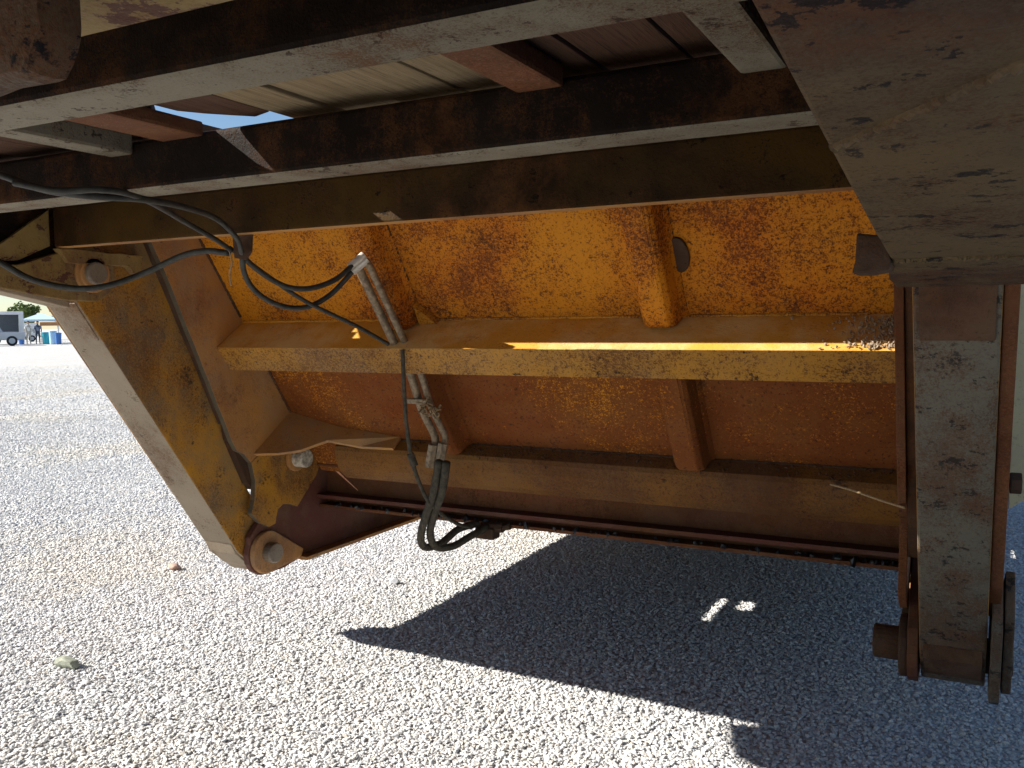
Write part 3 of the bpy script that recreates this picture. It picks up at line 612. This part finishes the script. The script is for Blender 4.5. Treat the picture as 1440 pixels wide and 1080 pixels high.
# people
def person(px, D, shirt, trousers, label, flip=1):
    c = yard(px, D); B = empty('person', c); tag(B, label, 'person', 'people across the yard')
    V = [(0,0,.95),(0,0,1.18),(0,0,1.42),(0,0,1.52),(0,0,1.66),(0,0,1.74),(.10,0,.90),(.11,.02,.50),(.12,.0,.08),(.13,-.12,.04),(-.10,0,.90),(-.12,-.03,.50),(-.13,.03,.08),(-.13,-.10,.04),(.19,0,1.40),(.27,.02,1.12),(.22*1,-.18*flip,.95),(-.19,0,1.40),(-.27,.02,1.12),(-.25,-.06,.88)]
    E = [(0,1),(1,2),(2,3),(3,4),(4,5),(0,6),(6,7),(7,8),(8,9),(0,10),(10,11),(11,12),(12,13),(2,14),(14,15),(15,16),(2,17),(17,18),(18,19)]
    Rr = [.15,.15,.15,.06,.095,.085,.10,.075,.05,.045,.10,.075,.05,.045,.065,.05,.035,.065,.05,.035]
    me = bpy.data.meshes.new('body'); me.from_pydata([tuple(c+rt*a+fw*b+Vector((0,0,z))) for a,b,z in V], E, []); o = bpy.data.objects.new('body', me); COL.objects.link(o)
    md = o.modifiers.new('skin','SKIN'); o.modifiers.new('sub','SUBSURF').levels = 1
    for i,r in enumerate(Rr): me.skin_vertices[0].data[i].radius = (r, r*.8)
    me.skin_vertices[0].data[0].use_root = True
    me.materials.append(trousers); o.parent = B; o.matrix_parent_inverse = Matrix.Translation(-B.location)
    sh = [(0,0,.98),(0,0,1.18),(0,0,1.42),(.19,0,1.40),(.25,.02,1.18),(-.19,0,1.40),(-.25,.02,1.18)]
    m2 = bpy.data.meshes.new('shirt'); m2.from_pydata([tuple(c+rt*a+fw*b+Vector((0,0,z))) for a,b,z in sh], [(0,1),(1,2),(2,3),(3,4),(2,5),(5,6)], []); s = bpy.data.objects.new('shirt', m2); COL.objects.link(s)
    s.modifiers.new('skin','SKIN'); s.modifiers.new('sub','SUBSURF').levels = 1
    for i,r in enumerate((.175,.175,.17,.085,.075,.085,.075)): m2.skin_vertices[0].data[i].radius = (r, r*.85)
    m2.materials.append(shirt); s.parent = B; s.matrix_parent_inverse = Matrix.Translation(-B.location)
    hd = bmesh.new(); bmesh.ops.create_uvsphere(hd, u_segments=12, v_segments=8, radius=.105)
    for v in hd.verts: v.co = c+rt*v.co.x*.9+fw*v.co.y+Vector((0,0,1.69+v.co.z*1.2))
    h_ = sub(B, 'head', hd, mSkin)
    hr = bmesh.new(); bmesh.ops.create_uvsphere(hr, u_segments=12, v_segments=8, radius=.112)
    for v in hr.verts: v.co = c+rt*v.co.x*.92+fw*(v.co.y+.02)+Vector((0,0,1.735+max(-.02,v.co.z)*1.0))
    sub(B, 'hair', hr, mHair, h_)
mSkin = plain('skin', (.45,.27,.19), .6); mHair = plain('hair', (.05,.035,.025), .7); mShW = plain('white_cotton', (.72,.70,.66), .85); mShB = plain('grey_cotton', (.22,.24,.30), .85); mPa = plain('dark_denim', (.06,.07,.10), .85); mPaL = plain('khaki', (.42,.38,.32), .85)
person(42,69,mShW,mPaL,'person in white shirt and khaki trousers standing by the white cargo trailer')
person(55,69.5,mShB,mPa,'person in grey shirt and dark trousers standing near the dark teal tub', -1)
# trees
def leafmat():
    t = NT('leaf'); oi = t.noise(1.2,4,.6); return t.out(t.mix(t.step(oi,.35,.65), (.08,.12,.03), (.13,.17,.05)), .75, 0, None, .2)
mLeaf = leafmat(); mBark = plain('bark', (.12,.09,.065), .9)
def tree(px, D, h, w, label, seed):
    c = yard(px, D); B = empty('tree', c); tag(B, label, 'tree', 'trees beyond the yard'); rd = random.Random(seed)
    bm = bmesh.new(); top = c+Vector((0,0,h*.55))
    for k in range(7):
        if k == 0: P = [c, c+Vector((.05,0,h*.2)), c+Vector((.1,.05,h*.4)), top]; r0 = h*.025
        else:
            a = rd.uniform(0,6.28); s = c+Vector((.05,0,h*rd.uniform(.25,.45))); e = c+Vector((math.cos(a)*w*.35, math.sin(a)*w*.35, h*rd.uniform(.55,.8))); P = [s,(s+e)/2+Vector((0,0,.1)),e]; r0 = h*.010
        tube(P, r0, 7, 4, bm)
    sub(B, 'trunk', bm, mBark)
    cl = [(rd.gauss(0,w*.22),rd.gauss(0,w*.22),h*rd.uniform(.42,.92),rd.uniform(.10,.18)*w) for _ in range(30)]
    V = []; F = []
    for _ in range(3800):
        x,y,z,r = rd.choice(cl); d = Vector((rd.gauss(0,1),rd.gauss(0,1),rd.gauss(0,.8))).normalized()*r*rd.uniform(.5,1.1); p = c+Vector((x,y,z))+d
        a = Vector((rd.gauss(0,1),rd.gauss(0,1),rd.gauss(0,1))).normalized()*.13; b = a.orthogonal().normalized()*.09; i = len(V)
        V += [tuple(p-a),tuple(p+b),tuple(p+a),tuple(p-b)]; F.append((i,i+1,i+2,i+3))
    me = bpy.data.meshes.new('crown'); me.from_pydata(V,[],F); me.materials.append(mLeaf); o = bpy.data.objects.new('crown', me); COL.objects.link(o); o.parent = B; o.matrix_parent_inverse = Matrix.Translation(-B.location)
tree(38,98,4.0,3.4,'round green tree rising behind the low white trailer',1)
tree(-40,120,5.0,5.5,'broad green tree far behind the white cargo trailer',2)
tree(110,130,4.6,5.0,'distant green tree beyond the stall and bins',3)
